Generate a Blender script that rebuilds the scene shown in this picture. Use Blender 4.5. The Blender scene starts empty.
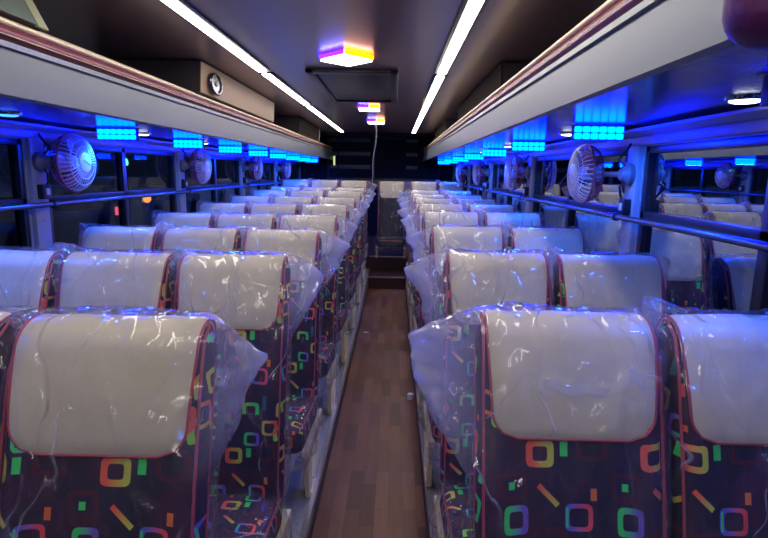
import bpy, bmesh, math, random
from mathutils import Vector, Matrix, noise
R = random.Random(7)
sc = bpy.context.scene
COL = sc.collection
H = 1.45                      # camera height above the aisle floor; world z = H + z seen from the camera

# ------------------------------------------------------------------ helpers
def link(name, me, mat=None, parent=None):
    o = bpy.data.objects.new(name, me)
    COL.objects.link(o)
    if mat is not None and me is not None and len(me.materials) == 0:
        me.materials.append(mat)
    if parent: o.parent = parent
    return o

def empty(name, loc, rz=0, parent=None):
    o = bpy.data.objects.new(name, None)
    o.empty_display_size = .05
    COL.objects.link(o); o.location = loc; o.rotation_euler = (0, 0, rz)
    if parent: o.parent = parent
    return o

def tag(o, label, cat, group=None, kind=None):
    o['label'] = label; o['category'] = cat
    if group: o['group'] = group
    if kind: o['kind'] = kind
    return o

def copy_tree(o, parent=None):
    c = o.copy(); COL.objects.link(c)
    if parent: c.parent = parent
    for ch in list(o.children): copy_tree(ch, c)
    return c

def smooth(me, ang=None):
    for p in me.polygons: p.use_smooth = True
    if ang is not None:
        me.set_sharp_from_angle(angle=math.radians(ang))

class MB:
    """collects shapes into one mesh"""
    def __init__(s): s.v = []; s.f = []; s.uv = None
    def add(s, vs, fs):
        b = len(s.v); s.v += [tuple(v) for v in vs]; s.f += [tuple(b+i for i in f) for f in fs]
    def box(s, x0, x1, y0, y1, z0, z1):
        s.add([(x0,y0,z0),(x1,y0,z0),(x1,y1,z0),(x0,y1,z0),(x0,y0,z1),(x1,y0,z1),(x1,y1,z1),(x0,y1,z1)],
              [(0,3,2,1),(4,5,6,7),(0,1,5,4),(1,2,6,5),(2,3,7,6),(3,0,4,7)])
    def bbox(s, x0, x1, y0, y1, z0, z1, r=.004, seg=2):
        bm = bmesh.new(); bmesh.ops.create_cube(bm, size=1)
        for v in bm.verts:
            v.co = Vector(((x0+x1)/2+v.co.x*(x1-x0), (y0+y1)/2+v.co.y*(y1-y0), (z0+z1)/2+v.co.z*(z1-z0)))
        r = min(r, .45*min(abs(x1-x0), abs(y1-y0), abs(z1-z0)))
        bmesh.ops.bevel(bm, geom=bm.edges[:], offset=r, segments=seg, affect='EDGES', profile=.5)
        bm.verts.index_update()
        s.add([v.co[:] for v in bm.verts], [[v.index for v in f.verts] for f in bm.faces]); bm.free()
    def prism(s, pts, axis, a0, a1):
        """polygon pts (2D) extruded along axis from a0 to a1"""
        n = len(pts)
        def m(p, a):
            if axis == 'y': return (p[0], a, p[1])
            if axis == 'x': return (a, p[0], p[1])
            return (p[0], p[1], a)
        s.add([m(p, a0) for p in pts]+[m(p, a1) for p in pts],
              [tuple(range(n))[::-1], tuple(range(n, 2*n))]+[(i, (i+1) % n, n+(i+1) % n, n+i) for i in range(n)])
    def tube(s, pts, r, n=8, closed=False, cap=True):
        pts = [Vector(p) for p in pts]; N = len(pts); rings = []
        up = None
        for i, p in enumerate(pts):
            if closed: t = pts[(i+1) % N]-pts[i-1]
            else: t = pts[min(i+1, N-1)]-pts[max(i-1, 0)]
            if t.length < 1e-9: t = Vector((0, 0, 1))
            t.normalize()
            if up is None:
                up = Vector((0, 0, 1)) if abs(t.z) < .9 else Vector((1, 0, 0))
            a = t.cross(up)
            if a.length < 1e-6: a = t.cross(Vector((1, 0, 0)))
            a.normalize(); b = a.cross(t); up = b
            rings.append([p+a*r*math.cos(2*math.pi*k/n)+b*r*math.sin(2*math.pi*k/n) for k in range(n)])
        vs = [v for g in rings for v in g]; fs = []
        M = N if closed else N-1
        for i in range(M):
            j = (i+1) % N
            for k in range(n):
                fs.append((i*n+k, i*n+(k+1) % n, j*n+(k+1) % n, j*n+k))
        if cap and not closed:
            fs.append(tuple(range(n))[::-1]); fs.append(tuple((N-1)*n+k for k in range(n)))
        s.add(vs, fs)
    def lathe(s, prof, n, cen=(0,0,0), axis='x', cap=True):
        """prof: (a, r) along the axis"""
        vs = []; fs = []
        for a, r in prof:
            for k in range(n):
                c, q = r*math.cos(2*math.pi*k/n), r*math.sin(2*math.pi*k/n)
                p = {'x': (a, c, q), 'y': (c, a, q), 'z': (c, q, a)}[axis]
                vs.append((p[0]+cen[0], p[1]+cen[1], p[2]+cen[2]))
        for i in range(len(prof)-1):
            for k in range(n):
                fs.append((i*n+k, i*n+(k+1) % n, (i+1)*n+(k+1) % n, (i+1)*n+k))
        if cap:
            fs.append(tuple(range(n))[::-1]); fs.append(tuple((len(prof)-1)*n+k for k in range(n)))
        s.add(vs, fs)
    def mesh(s, name, sm=None):
        me = bpy.data.meshes.new(name); me.from_pydata(s.v, [], s.f); me.update()
        bm = bmesh.new(); bm.from_mesh(me); bmesh.ops.recalc_face_normals(bm, faces=bm.faces[:]); bm.to_mesh(me); bm.free()
        if sm is not None: smooth(me, sm)
        return me
    def build(s, name, mat, parent=None, sm=40, kind=None):
        o = link(name, s.mesh(name, sm), mat, parent)
        if kind: o['kind'] = kind
        return o

def shifted(mb, o):   # put the mesh origin at the object's place
    pass

# ------------------------------------------------------------------ materials
def mat(name, col, rough=.5, metal=0, emit=None, es=0, spec=None, coat=0, coat_r=.1, bump=0, bscale=40, var=0, vscale=6, sheen=0):
    m = bpy.data.materials.new(name); m.use_nodes = True
    nt = m.node_tree; b = nt.nodes['Principled BSDF']
    b.inputs['Base Color'].default_value = (*col, 1)
    b.inputs['Roughness'].default_value = rough
    b.inputs['Metallic'].default_value = metal
    b.inputs['Coat Weight'].default_value = coat
    b.inputs['Coat Roughness'].default_value = coat_r
    if spec is not None: b.inputs['Specular IOR Level'].default_value = spec
    if emit:
        b.inputs['Emission Color'].default_value = (*emit, 1); b.inputs['Emission Strength'].default_value = es
    tc = nt.nodes.new('ShaderNodeTexCoord')
    if var:
        n = nt.nodes.new('ShaderNodeTexNoise'); n.inputs['Scale'].default_value = vscale; n.inputs['Detail'].default_value = 4
        nt.links.new(tc.outputs['Object'], n.inputs['Vector'])
        mx = nt.nodes.new('ShaderNodeMix'); mx.data_type = 'RGBA'
        mx.inputs['A'].default_value = (*[c*(1-var) for c in col], 1); mx.inputs['B'].default_value = (*[min(1, c*(1+var)) for c in col], 1)
        nt.links.new(n.outputs['Fac'], mx.inputs['Factor']); nt.links.new(mx.outputs['Result'], b.inputs['Base Color'])
    if bump:
        n = nt.nodes.new('ShaderNodeTexNoise'); n.inputs['Scale'].default_value = bscale; n.inputs['Detail'].default_value = 3
        nt.links.new(tc.outputs['Object'], n.inputs['Vector'])
        bp = nt.nodes.new('ShaderNodeBump'); bp.inputs['Strength'].default_value = bump; bp.inputs['Distance'].default_value = .01
        nt.links.new(n.outputs['Fac'], bp.inputs['Height']); nt.links.new(bp.outputs['Normal'], b.inputs['Normal'])
    return m

def emitter(name, col, s):
    m = bpy.data.materials.new(name); m.use_nodes = True
    nt = m.node_tree; nt.nodes.clear()
    e = nt.nodes.new('ShaderNodeEmission'); e.inputs[0].default_value = (*col, 1); e.inputs[1].default_value = s
    o = nt.nodes.new('ShaderNodeOutputMaterial'); nt.links.new(e.outputs[0], o.inputs[0])
    return m

def glass_mat():
    m = bpy.data.materials.new('window_glass'); m.use_nodes = True
    nt = m.node_tree; nt.nodes.clear(); N = nt.nodes.new; L = nt.links.new
    t = N('ShaderNodeBsdfTransparent'); t.inputs[0].default_value = (.35, .40, .48, 1)
    g = N('ShaderNodeBsdfGlossy'); g.inputs['Roughness'].default_value = .015; g.inputs['Color'].default_value = (.42, .48, .60, 1)
    f = N('ShaderNodeFresnel'); f.inputs['IOR'].default_value = 1.6
    mx = N('ShaderNodeMixShader'); o = N('ShaderNodeOutputMaterial')
    L(f.outputs[0], mx.inputs[0]); L(t.outputs[0], mx.inputs[1]); L(g.outputs[0], mx.inputs[2]); L(mx.outputs[0], o.inputs[0])
    return m

def film_mat(name='plastic_film', haze=.05, tint=(.78, .79, .96), fmax=.36, bstr=.85, rough=.08, fold=1.0):
    """clear polythene: mostly see-through, thin milky haze, sharp crumple highlights"""
    m = bpy.data.materials.new(name); m.use_nodes = True
    nt = m.node_tree; nt.nodes.clear(); N = nt.nodes.new; L = nt.links.new
    def MA(op, a_, b_=None, c_=None):
        n = N('ShaderNodeMath'); n.operation = op
        for i, x in enumerate((a_, b_, c_)):
            if x is None: continue
            if isinstance(x, (int, float)): n.inputs[i].default_value = x
            else: L(x, n.inputs[i])
        return n.outputs[0]
    tc = N('ShaderNodeTexCoord')
    oi = N('ShaderNodeObjectInfo')
    ofs = N('ShaderNodeVectorMath'); ofs.operation = 'MULTIPLY_ADD'; L(oi.outputs['Location'], ofs.inputs[0]); ofs.inputs[1].default_value = (1.7, 1.3, 0); L(tc.outputs['Object'], ofs.inputs[2])
    nw = N('ShaderNodeTexNoise'); nw.inputs['Scale'].default_value = 5; nw.inputs['Detail'].default_value = 2; L(ofs.outputs[0], nw.inputs['Vector'])
    wv = N('ShaderNodeVectorMath'); wv.operation = 'MULTIPLY_ADD'; L(nw.outputs['Color'], wv.inputs[0]); wv.inputs[1].default_value = (.16, .16, .16); L(ofs.outputs[0], wv.inputs[2])
    # long straight-ish folds: stretched, turned cells
    mp = N('ShaderNodeMapping'); mp.inputs['Rotation'].default_value = (0, .42, 0); mp.inputs['Scale'].default_value = (7, 5, 2.2); L(wv.outputs[0], mp.inputs['Vector'])
    v1 = N('ShaderNodeTexVoronoi'); v1.feature = 'DISTANCE_TO_EDGE'; v1.inputs['Scale'].default_value = 1; L(mp.outputs[0], v1.inputs['Vector'])
    mp2 = N('ShaderNodeMapping'); mp2.inputs['Rotation'].default_value = (0, -.5, .3); mp2.inputs['Scale'].default_value = (26, 20, 13); L(wv.outputs[0], mp2.inputs['Vector'])
    v2 = N('ShaderNodeTexVoronoi'); v2.feature = 'F1'; v2.inputs['Scale'].default_value = 1; L(mp2.outputs[0], v2.inputs['Vector'])
    # crumpled patches come and go
    nm = N('ShaderNodeTexNoise'); nm.inputs['Scale'].default_value = 7; nm.inputs['Detail'].default_value = 1; L(ofs.outputs[0], nm.inputs['Vector'])
    mr = N('ShaderNodeMapRange'); mr.inputs['From Min'].default_value = .42; mr.inputs['From Max'].default_value = .56; L(nm.outputs['Fac'], mr.inputs[0])
    fold_h = MA('MULTIPLY', MA('MINIMUM', v1.outputs['Distance'], .07), 9.0*fold)
    crum = MA('MULTIPLY', MA('MULTIPLY', v2.outputs['Distance'], mr.outputs[0]), .8)
    hgt = MA('ADD', fold_h, crum)
    bp = N('ShaderNodeBump'); bp.inputs['Strength'].default_value = bstr; bp.inputs['Distance'].default_value = .012; L(hgt, bp.inputs['Height'])
    tr = N('ShaderNodeBsdfTransparent')
    df = N('ShaderNodeBsdfDiffuse'); df.inputs['Color'].default_value = (*tint, 1)
    tl = N('ShaderNodeBsdfTranslucent'); tl.inputs['Color'].default_value = (*tint, 1)
    dm = N('ShaderNodeMixShader'); dm.inputs[0].default_value = .45; L(df.outputs[0], dm.inputs[1]); L(tl.outputs[0], dm.inputs[2])
    gl = N('ShaderNodeBsdfGlossy'); gl.inputs['Roughness'].default_value = rough; L(bp.outputs[0], gl.inputs['Normal'])
    fr = N('ShaderNodeFresnel'); fr.inputs['IOR'].default_value = 1.5; L(bp.outputs[0], fr.inputs['Normal'])
    fm = MA('MINIMUM', fr.outputs[0], fmax)
    hz = N('ShaderNodeMapRange'); hz.inputs['From Min'].default_value = .3; hz.inputs['From Max'].default_value = .7
    hz.inputs['To Min'].default_value = haze*.7; hz.inputs['To Max'].default_value = haze*1.3; L(nw.outputs['Fac'], hz.inputs['Value'])
    # creased lines, only where a second noise lets them show
    mk = N('ShaderNodeMapRange'); mk.inputs['From Min'].default_value = .5; mk.inputs['From Max'].default_value = .6; L(nm.outputs['Fac'], mk.inputs[0])
    mp3 = N('ShaderNodeMapping'); mp3.inputs['Rotation'].default_value = (0, .35, 0); mp3.inputs['Scale'].default_value = (5, 3, 1.0); L(wv.outputs[0], mp3.inputs['Vector'])
    v3 = N('ShaderNodeTexVoronoi'); v3.feature = 'DISTANCE_TO_EDGE'; v3.inputs['Scale'].default_value = 1; L(mp3.outputs[0], v3.inputs['Vector'])
    ln = N('ShaderNodeMapRange'); ln.inputs['From Min'].default_value = .004; ln.inputs['From Max'].default_value = .013; ln.inputs['To Min'].default_value = .30; ln.inputs['To Max'].default_value = 0; L(v3.outputs['Distance'], ln.inputs[0])
    ed = MA('MULTIPLY', ln.outputs[0], MA('MULTIPLY_ADD', mk.outputs[0], .85, .15))
    at = N('ShaderNodeAttribute'); at.attribute_name = 'folded'
    fo = MA('MULTIPLY', at.outputs['Fac'], .30)
    hsum = MA('ADD', MA('ADD', hz.outputs[0], fo), ed)
    m1 = N('ShaderNodeMixShader'); L(hsum, m1.inputs[0]); L(tr.outputs[0], m1.inputs[1]); L(dm.outputs[0], m1.inputs[2])
    m2 = N('ShaderNodeMixShader'); L(fm, m2.inputs[0]); L(m1.outputs[0], m2.inputs[1]); L(gl.outputs[0], m2.inputs[2])
    o = N('ShaderNodeOutputMaterial'); L(m2.outputs[0], o.inputs[0])
    return m

def fabric_mat():
    m = bpy.data.materials.new('neon_square_fabric'); m.use_nodes = True
    nt = m.node_tree; N = nt.nodes.new; L = nt.links.new
    b = nt.nodes['Principled BSDF']; b.inputs['Roughness'].default_value = .75
    uv = N('ShaderNodeUVMap'); uv.uv_map = 'UVMap'
    sp = N('ShaderNodeSeparateXYZ'); L(uv.outputs[0], sp.inputs[0])
    def M(op, a, b_=None, c=None, clamp=False):
        n = N('ShaderNodeMath'); n.operation = op; n.use_clamp = clamp
        for i, x in enumerate((a, b_, c)):
            if x is None: continue
            if isinstance(x, (int, float)): n.inputs[i].default_value = x
            else: L(x, n.inputs[i])
        return n.outputs[0]
    TW, TH = .222, .361
    nz = N('ShaderNodeTexNoise'); nz.inputs['Scale'].default_value = 9; L(uv.outputs[0], nz.inputs['Vector'])
    mx = N('ShaderNodeMix'); mx.data_type = 'RGBA'
    mx.inputs['A'].default_value = (.012, .006, .030, 1); mx.inputs['B'].default_value = (.050, .008, .036, 1)
    mr = N('ShaderNodeMapRange'); mr.inputs['From Min'].default_value = .42; mr.inputs['From Max'].default_value = .6; L(nz.outputs['Fac'], mr.inputs[0]); L(mr.outputs[0], mx.inputs['Factor'])
    cur = mx.outputs['Result']
    GR, PU, RO, YE, LI, RD, BL, MA, TE = (.05,.85,.16), (.20,.12,.58), (1.0,.14,.07), (.68,.66,.07), (.34,.80,.07), (1.0,.08,.10), (.10,.14,.65), (.075,.004,.020), (.01,.16,.20)
    shapes = [
     # kind, cx, cy, hw, hh, t, colour left, colour right, mask
     ('sq', -.008,.062,.024,.022,.005,MA,MA,0), ('sq', .065,-.035,.027,.019,.006,MA,MA,0), ('sq', .150,.135,.026,.022,.005,MA,MA,0),
     ('sq', 0,0,.019,.021,.0052,GR,PU,0), ('re', -.009,.062,.006,.007,0,GR,GR,0),
     ('sq', .047,.120,.021,.019,.0058,RO,YE,0), ('di', .063,.045,.026,.005,0,RO,YE,0),
     ('re', .094,.130,.0075,.014,0,GR,GR,0), ('sq', .103,.172,.020,.017,.004,GR,PU,0),
     ('sq', -.026,.190,.018,.017,.0052,LI,YE,1), ('sq', -.020,.263,.018,.018,.0052,YE,LI,1),
     ('re', .033,.172,.005,.006,0,RO,RO,0), ('re', .152,.048,.006,.011,0,(.9,.2,.04),(.9,.2,.04),0),
     ('sq', .123,.006,.023,.021,.004,BL,RD,0), ('re', .100,.006,.002,.018,0,GR,GR,0),
     ('re', .040,-.058,.006,.008,0,PU,PU,0), ('re', .142,-.075,.006,.022,0,TE,TE,0), ('sq', .098,-.100,.021,.019,.0052,LI,GR,2),
     ('re', .03,-.12,.006,.012,0,RD,RD,0), ('sq', .16,-.15,.02,.019,.004,YE,RO,0),
    ]
    for k, cx, cy, hw, hh, t, cl, cr, mask in shapes:
        x = M('WRAP', M('SUBTRACT', sp.outputs[0], cx), -TW/2, TW/2)
        # wrap order in Blender: value, max, min
        x.node.inputs[1].default_value = TW/2; x.node.inputs[2].default_value = -TW/2
        y = M('WRAP', M('SUBTRACT', sp.outputs[1], cy), TH/2, -TH/2)
        if k == 'di':
            xr = M('ADD', M('MULTIPLY', x, .73), M('MULTIPLY', y, -.68)); yr = M('ADD', M('MULTIPLY', x, .68), M('MULTIPLY', y, .73))
            x, y = xr, yr
        if k == 'sq':
            pn = M('POWER', M('ADD', M('POWER', M('DIVIDE', M('ABSOLUTE', x), hw), 5), M('POWER', M('DIVIDE', M('ABSOLUTE', y), hh), 5)), .2)
            d = M('MULTIPLY', M('SUBTRACT', pn, 1), min(hw, hh))
        else: d = M('MAXIMUM', M('SUBTRACT', M('ABSOLUTE', x), hw), M('SUBTRACT', M('ABSOLUTE', y), hh))
        if k == 'sq': ins = M('LESS_THAN', M('ABSOLUTE', d), t)
        else: ins = M('LESS_THAN', d, 0)
        if mask == 1: ins = M('MULTIPLY', ins, M('LESS_THAN', x, hw*.7))
        if mask == 2: ins = M('MULTIPLY', ins, M('GREATER_THAN', y, -hh*.6))
        if cl != cr:
            g = M('MULTIPLY_ADD', x, .7/hw, .5, clamp=True)
            cm = N('ShaderNodeMix'); cm.data_type = 'RGBA'; cm.inputs['A'].default_value = (*cl, 1); cm.inputs['B'].default_value = (*cr, 1)
            L(g, cm.inputs['Factor']); csock = cm.outputs['Result']
        else: csock = None
        mm = N('ShaderNodeMix'); mm.data_type = 'RGBA'; L(ins, mm.inputs['Factor']); L(cur, mm.inputs['A'])
        if csock: L(csock, mm.inputs['B'])
        else: mm.inputs['B'].default_value = (*cl, 1)
        cur = mm.outputs['Result']
    L(cur, b.inputs['Base Color']); m['x'] = 1
    return m

def wood_mat():
    m = bpy.data.materials.new('wood_strip_vinyl'); m.use_nodes = True
    nt = m.node_tree; N = nt.nodes.new; L = nt.links.new; b = nt.nodes['Principled BSDF']
    tc = N('ShaderNodeTexCoord'); sp = N('ShaderNodeSeparateXYZ'); L(tc.outputs['Object'], sp.inputs[0])
    cb = N('ShaderNodeCombineXYZ'); L(sp.outputs[1], cb.inputs[0]); L(sp.outputs[0], cb.inputs[1])
    br = N('ShaderNodeTexBrick'); L(cb.outputs[0], br.inputs['Vector'])
    br.inputs['Scale'].default_value = 1; br.inputs['Brick Width'].default_value = .30; br.inputs['Row Height'].default_value = .062
    br.offset = .37; br.offset_frequency = 2; br.inputs['Mortar Size'].default_value = .0008; br.inputs['Bias'].default_value = 0
    br.inputs['Color1'].default_value = (.100, .036, .020, 1); br.inputs['Color2'].default_value = (.220, .088, .052, 1); br.inputs['Mortar'].default_value = (.07, .025, .015, 1)
    mp = N('ShaderNodeMapping'); mp.inputs['Scale'].default_value = (60, 4, 1); L(tc.outputs['Object'], mp.inputs[0])
    n = N('ShaderNodeTexNoise'); n.inputs['Scale'].default_value = 1; n.inputs['Detail'].default_value = 5; L(mp.outputs[0], n.inputs['Vector'])
    mr = N('ShaderNodeMapRange'); mr.inputs['To Min'].default_value = .72; mr.inputs['To Max'].default_value = 1.25; L(n.outputs['Fac'], mr.inputs[0])
    mx = N('ShaderNodeMix'); mx.data_type = 'RGBA'; mx.blend_type = 'MULTIPLY'; mx.inputs['Factor'].default_value = 1
    L(br.outputs['Color'], mx.inputs['A']); L(mr.outputs[0], mx.inputs['B']); L(mx.outputs['Result'], b.inputs['Base Color'])
    b.inputs['Roughness'].default_value = .42
    return m

def speckle_mat(name, a, c, rough=.5):
    m = bpy.data.materials.new(name); m.use_nodes = True
    nt = m.node_tree; N = nt.nodes.new; L = nt.links.new; b = nt.nodes['Principled BSDF']
    tc = N('ShaderNodeTexCoord'); n = N('ShaderNodeTexNoise'); n.inputs['Scale'].default_value = 220; n.inputs['Detail'].default_value = 2; L(tc.outputs['Object'], n.inputs['Vector'])
    r = N('ShaderNodeValToRGB'); r.color_ramp.elements[0].position = .42; r.color_ramp.elements[1].position = .6
    r.color_ramp.elements[0].color = (*a, 1); r.color_ramp.elements[1].color = (*c, 1)
    L(n.outputs['Fac'], r.inputs[0]); L(r.outputs[0], b.inputs['Base Color']); b.inputs['Roughness'].default_value = rough
    return m

FAB = fabric_mat(); FILM = film_mat()
FILM2 = film_mat('crumpled_plastic_film', haze=.07, fmax=.4, bstr=.7)
GLOSSY = film_mat('dark_glossy_film', haze=.015, fmax=.6, bstr=1.0, fold=1.6)
CREAM = mat('cream_leatherette', (.69, .62, .44), .38, bump=.2, bscale=26, var=.05, vscale=8)
RED = mat('red_piping', (.50, .07, .10), .4)
WOOD = wood_mat(); GREYV = speckle_mat('grey_speckled_vinyl', (.16,.16,.16), (.42,.41,.38))
DARKTRIM = mat('dark_rubber', (.03, .02, .02), .5)
CEIL = mat('ceiling_laminate', (.21, .142, .155), .32, spec=.5, bump=.03, bscale=3, coat=.5, coat_r=.18)
FASC = mat('rack_fascia_grey', (.125, .15, .195), .45, bump=.03, bscale=30)
FTRIM = mat('pale_edge_trim', (.30, .34, .37), .3)
UNDER = mat('rack_underside', (.10, .11, .15), .15, spec=.08, bump=.04, bscale=60)
MAROON = mat('maroon_band', (.17, .008, .028), .42, coat=.12, coat_r=.2)
GOLD = mat('gold_chrome', (.90, .74, .50), .36, metal=.3)
CHROME = mat('chrome', (.7, .7, .74), .15, metal=1)
MOUNT0 = mat('dark_chrome', (.10, .11, .14), .25, metal=1)
TAN = mat('tan_panel', (.34, .215, .125), .5); BRN = mat('brown_panel', (.022, .014, .012), .8, spec=.05)
BOXEND = mat('dark_panel', (.05, .042, .055), .5, spec=.3)
OLIVE = mat('olive_trim', (.42, .44, .28), .45)
GGREY = mat('green_grey_panel', (.14, .18, .16), .45)
WALLM = mat('wall_metal', (.30, .31, .35), .4)
PILLAR = mat('pillar_paint', (.40, .39, .41), .4)
CORN = mat('cornice_metal', (.36, .37, .42), .35)
FRAME = mat('black_window_frame', (.012, .012, .018), .35)
GLASS = glass_mat()
RAILM = mat('handrail_blue_steel', (.10, .13, .22), .25, metal=.8)
BLACK = mat('black_plastic', (.015, .015, .02), .35)
REARW = mat('rear_navy_panel', (.004, .008, .026), .7, spec=.12)
REARS = mat('rear_slat', (.03, .06, .09), .5)
BROWN = mat('brown_ledge', (.07, .03, .03), .4)
LEGM = mat('cream_metal', (.86, .74, .46), .35)
NOSE = mat('aluminium_nosing', (.6, .6, .62), .3, metal=.9)
STRIP = emitter('strip_light_white', (1, .92, .84), 15)
LEDC = emitter('led_cyan', (.0, .0070, 1), 135)
LEDH = mat('led_housing', (.02, .06, .16), .3)
SPOTW = emitter('reading_light_white', (.80, .90, 1), 5)
SPOTB = emitter('reading_light_blue', (.02, .12, 1), 5)
SQW = emitter('square_light_white', (1, .93, .98), 5)
SQP = emitter('square_light_purple', (.02, .002, 1), 26)
SQY = emitter('square_light_yellow', (1, .17, .0), 12)
WHITEP = mat('white_plastic', (.75, .76, .8), .4)
FANP = mat('fan_lilac_plastic', (.88, .84, .95), .3); MOUNT = mat('fan_mount_grey', (.16, .16, .20), .4)
FANR = mat('fan_red_plastic', (.42, .09, .15), .4)
ASPH = mat('night_asphalt', (.02, .02, .022), .8)

# ------------------------------------------------------------------ camera
cam = bpy.data.objects.new('camera', bpy.data.cameras.new('camera')); COL.objects.link(cam)
f = 533.; roll = math.radians(1.1)
d = Vector((395-384, -(172-269), f)).normalized()
up = Vector((math.sin(roll), math.cos(roll), 0)); up = (up-d*up.dot(d)).normalized()
rt = d.cross(up)
if rt.x < 0: rt = -rt
# rows: world axes in camera (right, up, forward)
Rm = Matrix(((rt.x, rt.y, -rt.z), (d.x, d.y, -d.z), (up.x, up.y, -up.z)))
cam.matrix_world = Matrix.Translation((0, 0, H)) @ Rm.to_4x4()
cam.data.sensor_width = 36; cam.data.lens = f/768*36; cam.data.clip_start = .02
sc.camera = cam

XL, XR = -1.62, .99      # inner wall faces
YF, YB = -1.0, 9.3      # front and rear
ZC = H+.58
AL, AR = -.315, .165     # aisle edges

# ------------------------------------------------------------------ shell
m = MB(); m.box(AL-.01, AR+.01, YF, YB, -.05, 0); fl = m.build('floor', WOOD, kind='structure')
m = MB(); m.box(XL-.1, XR+.1, YF, YB+.1, ZC, ZC+.04); m.build('ceiling', CEIL, kind='structure')

PH = .09
def dzL(y): return interp(y, [(0,0),(2.53,0),(3.3,.006),(4.08,.024),(4.86,.043),(5.63,.071),(6.4,.085),(9,.09)])
def dzR(y): return interp(y, [(0,0),(1.08,0),(1.84,.009),(2.6,.022),(3.36,.039),(4.12,.044),(5.64,.052),(6.4,.069),(9,.07)])
def interp(x, t):
    if x <= t[0][0]: return t[0][1]
    for (a, va), (b, vb) in zip(t, t[1:]):
        if x <= b: return va+(vb-va)*(x-a)/(b-a)
    return t[-1][1]
YS = 7.02                # front of the rear bench box
n = 1
for side, x0, x1, dz in (('l', XL, AL, dzL), ('r', AR, XR, dzR)):
    ys = [YF, 1.08, 1.84, 2.55, 3.33, 4.1, 4.87, 5.64, 6.4, YS]
    pts = [(YF, -.05)]+[(YS, -.05)]+[(y, PH+dz(y-.2)) for y in reversed(ys)]
    m = MB(); m.prism(pts, 'x', x0, x1); m.build('trim_%d' % n, GREYV, kind='structure', sm=20); n += 1
    # dark skirting against the aisle
    xx = (AL, AL+.008) if side == 'l' else (AR-.008, AR)
    m = MB(); m.box(xx[0], xx[1], YF, 6.55, 0, PH-.03); m.build('trim_%d' % n, DARKTRIM, kind='structure'); n += 1
    xx = (AL-.014, AL+.004) if side == 'l' else (AR-.004, AR+.014)
    m = MB(); m.prism([(YF, PH-.028), (6.56, PH-.028)]+[(y, PH+.004+dz(y-.2)) for y in (6.56,5.64,4.87,4.1,3.33,2.55,1.84,1.08,YF)], 'x', xx[0], xx[1])
    m.build('trim_%d' % n, NOSE, kind='structure', sm=20); n += 1
# steps up to the rear bench
m = MB(); m.box(AL, AR, 6.56, YS, 0, .15); st = m.build('floor_step', BROWN, kind='structure')
m = MB(); m.bbox(AL, AR, 6.54, 6.575, .14, .157, .003); m.build('step_nosing', NOSE, st)
m = MB(); m.box(XL, XR, YS, YB, -.05, H-1.11); st2 = m.build('floor_rear_box', BROWN, kind='structure')
m = MB(); m.bbox(AL, AR, YS-.02, YS+.02, H-1.118, H-1.102, .003); m.build('step_nosing', NOSE, st2)

# side walls: sill panel, header and pillars, windows in between
ZW0, ZW1, ZBAR = H-.80, H+.115, H-.155
pillL = [(-.35,-.22),(.62,.76),(2.34,2.48),(3.97,4.12),(5.62,5.77),(7.25,7.40)]
pillR = [(-.35,-.22),(.55,.70),(2.18,2.32),(3.87,4.02),(5.52,5.67),(7.15,7.30)]
wn = 1
for side, X, out, pills in (('left', XL, -1, pillL), ('right', XR, 1, pillR)):
    a, b = sorted((X, X+out*.05))
    m = MB(); m.box(a, b, YF, YB, -.05, ZW0); m.box(a, b, YF, YB, ZW1, ZC)
    for p in pills: m.box(a, b, p[0], p[1], ZW0, ZW1)
    m.box(a, b, YF, YF+.15, ZW0, ZW1); m.box(a, b, YB-.15, YB, ZW0, ZW1)
    m.build('wall_'+side, WALLM, kind='structure')
    for p in pills:       # raised pillar cladding
        q = sorted((X+out*.01, X-out*.018))
        m = MB(); m.bbox(q[0], q[1], p[0]+.02, p[1]-.02, ZW0, ZW1+.02, .006)
        m.tube([(q[0] if side == 'right' else q[1], (p[0]+p[1])/2, ZBAR-.09), ((q[0]-.003) if side == 'right' else q[1]+.003, (p[0]+p[1])/2, ZBAR-.09)], .006, 8)
        m.build('trim_%d' % n, PILLAR, kind='structure'); n += 1
    q = sorted((X, X-out*.02)); m = MB(); m.bbox(q[0], q[1], YF, YB, ZW1+.005, ZW1+.04, .004); m.build('trim_%d' % n, CORN, kind='structure'); n += 1
    m = MB(); m.prism([(X, H+.152), (X-out*.075, H+.168), (X-out*.075, H+.178), (X, H+.19)], 'y', YF, YB); m.build('trim_%d' % n, CORN, kind='structure'); n += 1
    ends = [YF+.15]+[v for p in pills for v in p]+[YB-.15]
    for k in range(0, len(ends), 2):
        y0, y1 = ends[k], ends[k+1]
        if y1 < .3: continue
        w = empty('window_%d' % wn, (X+out*.025, (y0+y1)/2, ZW0)); w['kind'] = 'structure'; wn += 1
        L_ = (y1-y0)/2; hh = ZW1-ZW0; bz = ZBAR-ZW0
        fr = MB(); t = .028
        for (ya, yb, za, zb) in ((-L_, L_, 0, t), (-L_, L_, hh-t, hh), (-L_, -L_+t, 0, hh), (L_-t, L_, 0, hh), (-L_, L_, bz-.016, bz+.016), (-.022, .022, 0, hh)):
            fr.bbox(-.022, .022, ya, yb, za, zb, .003)
        fr.build('window_frame', FRAME, w)
        for (ya, yb, za, zb) in ((-L_, 0, 0, bz), (0, L_, 0, bz), (-L_, 0, bz, hh), (0, L_, bz, hh)):
            g = MB(); g.add([(0, ya, za), (0, yb, za), (0, yb, zb), (0, ya, zb)], [(0,1,2,3)])
            g.box(out*.002-.001, out*.002+.001, ya, yb, za, zb) if False else None
            g.build('pane', GLASS, w, sm=None)

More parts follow.
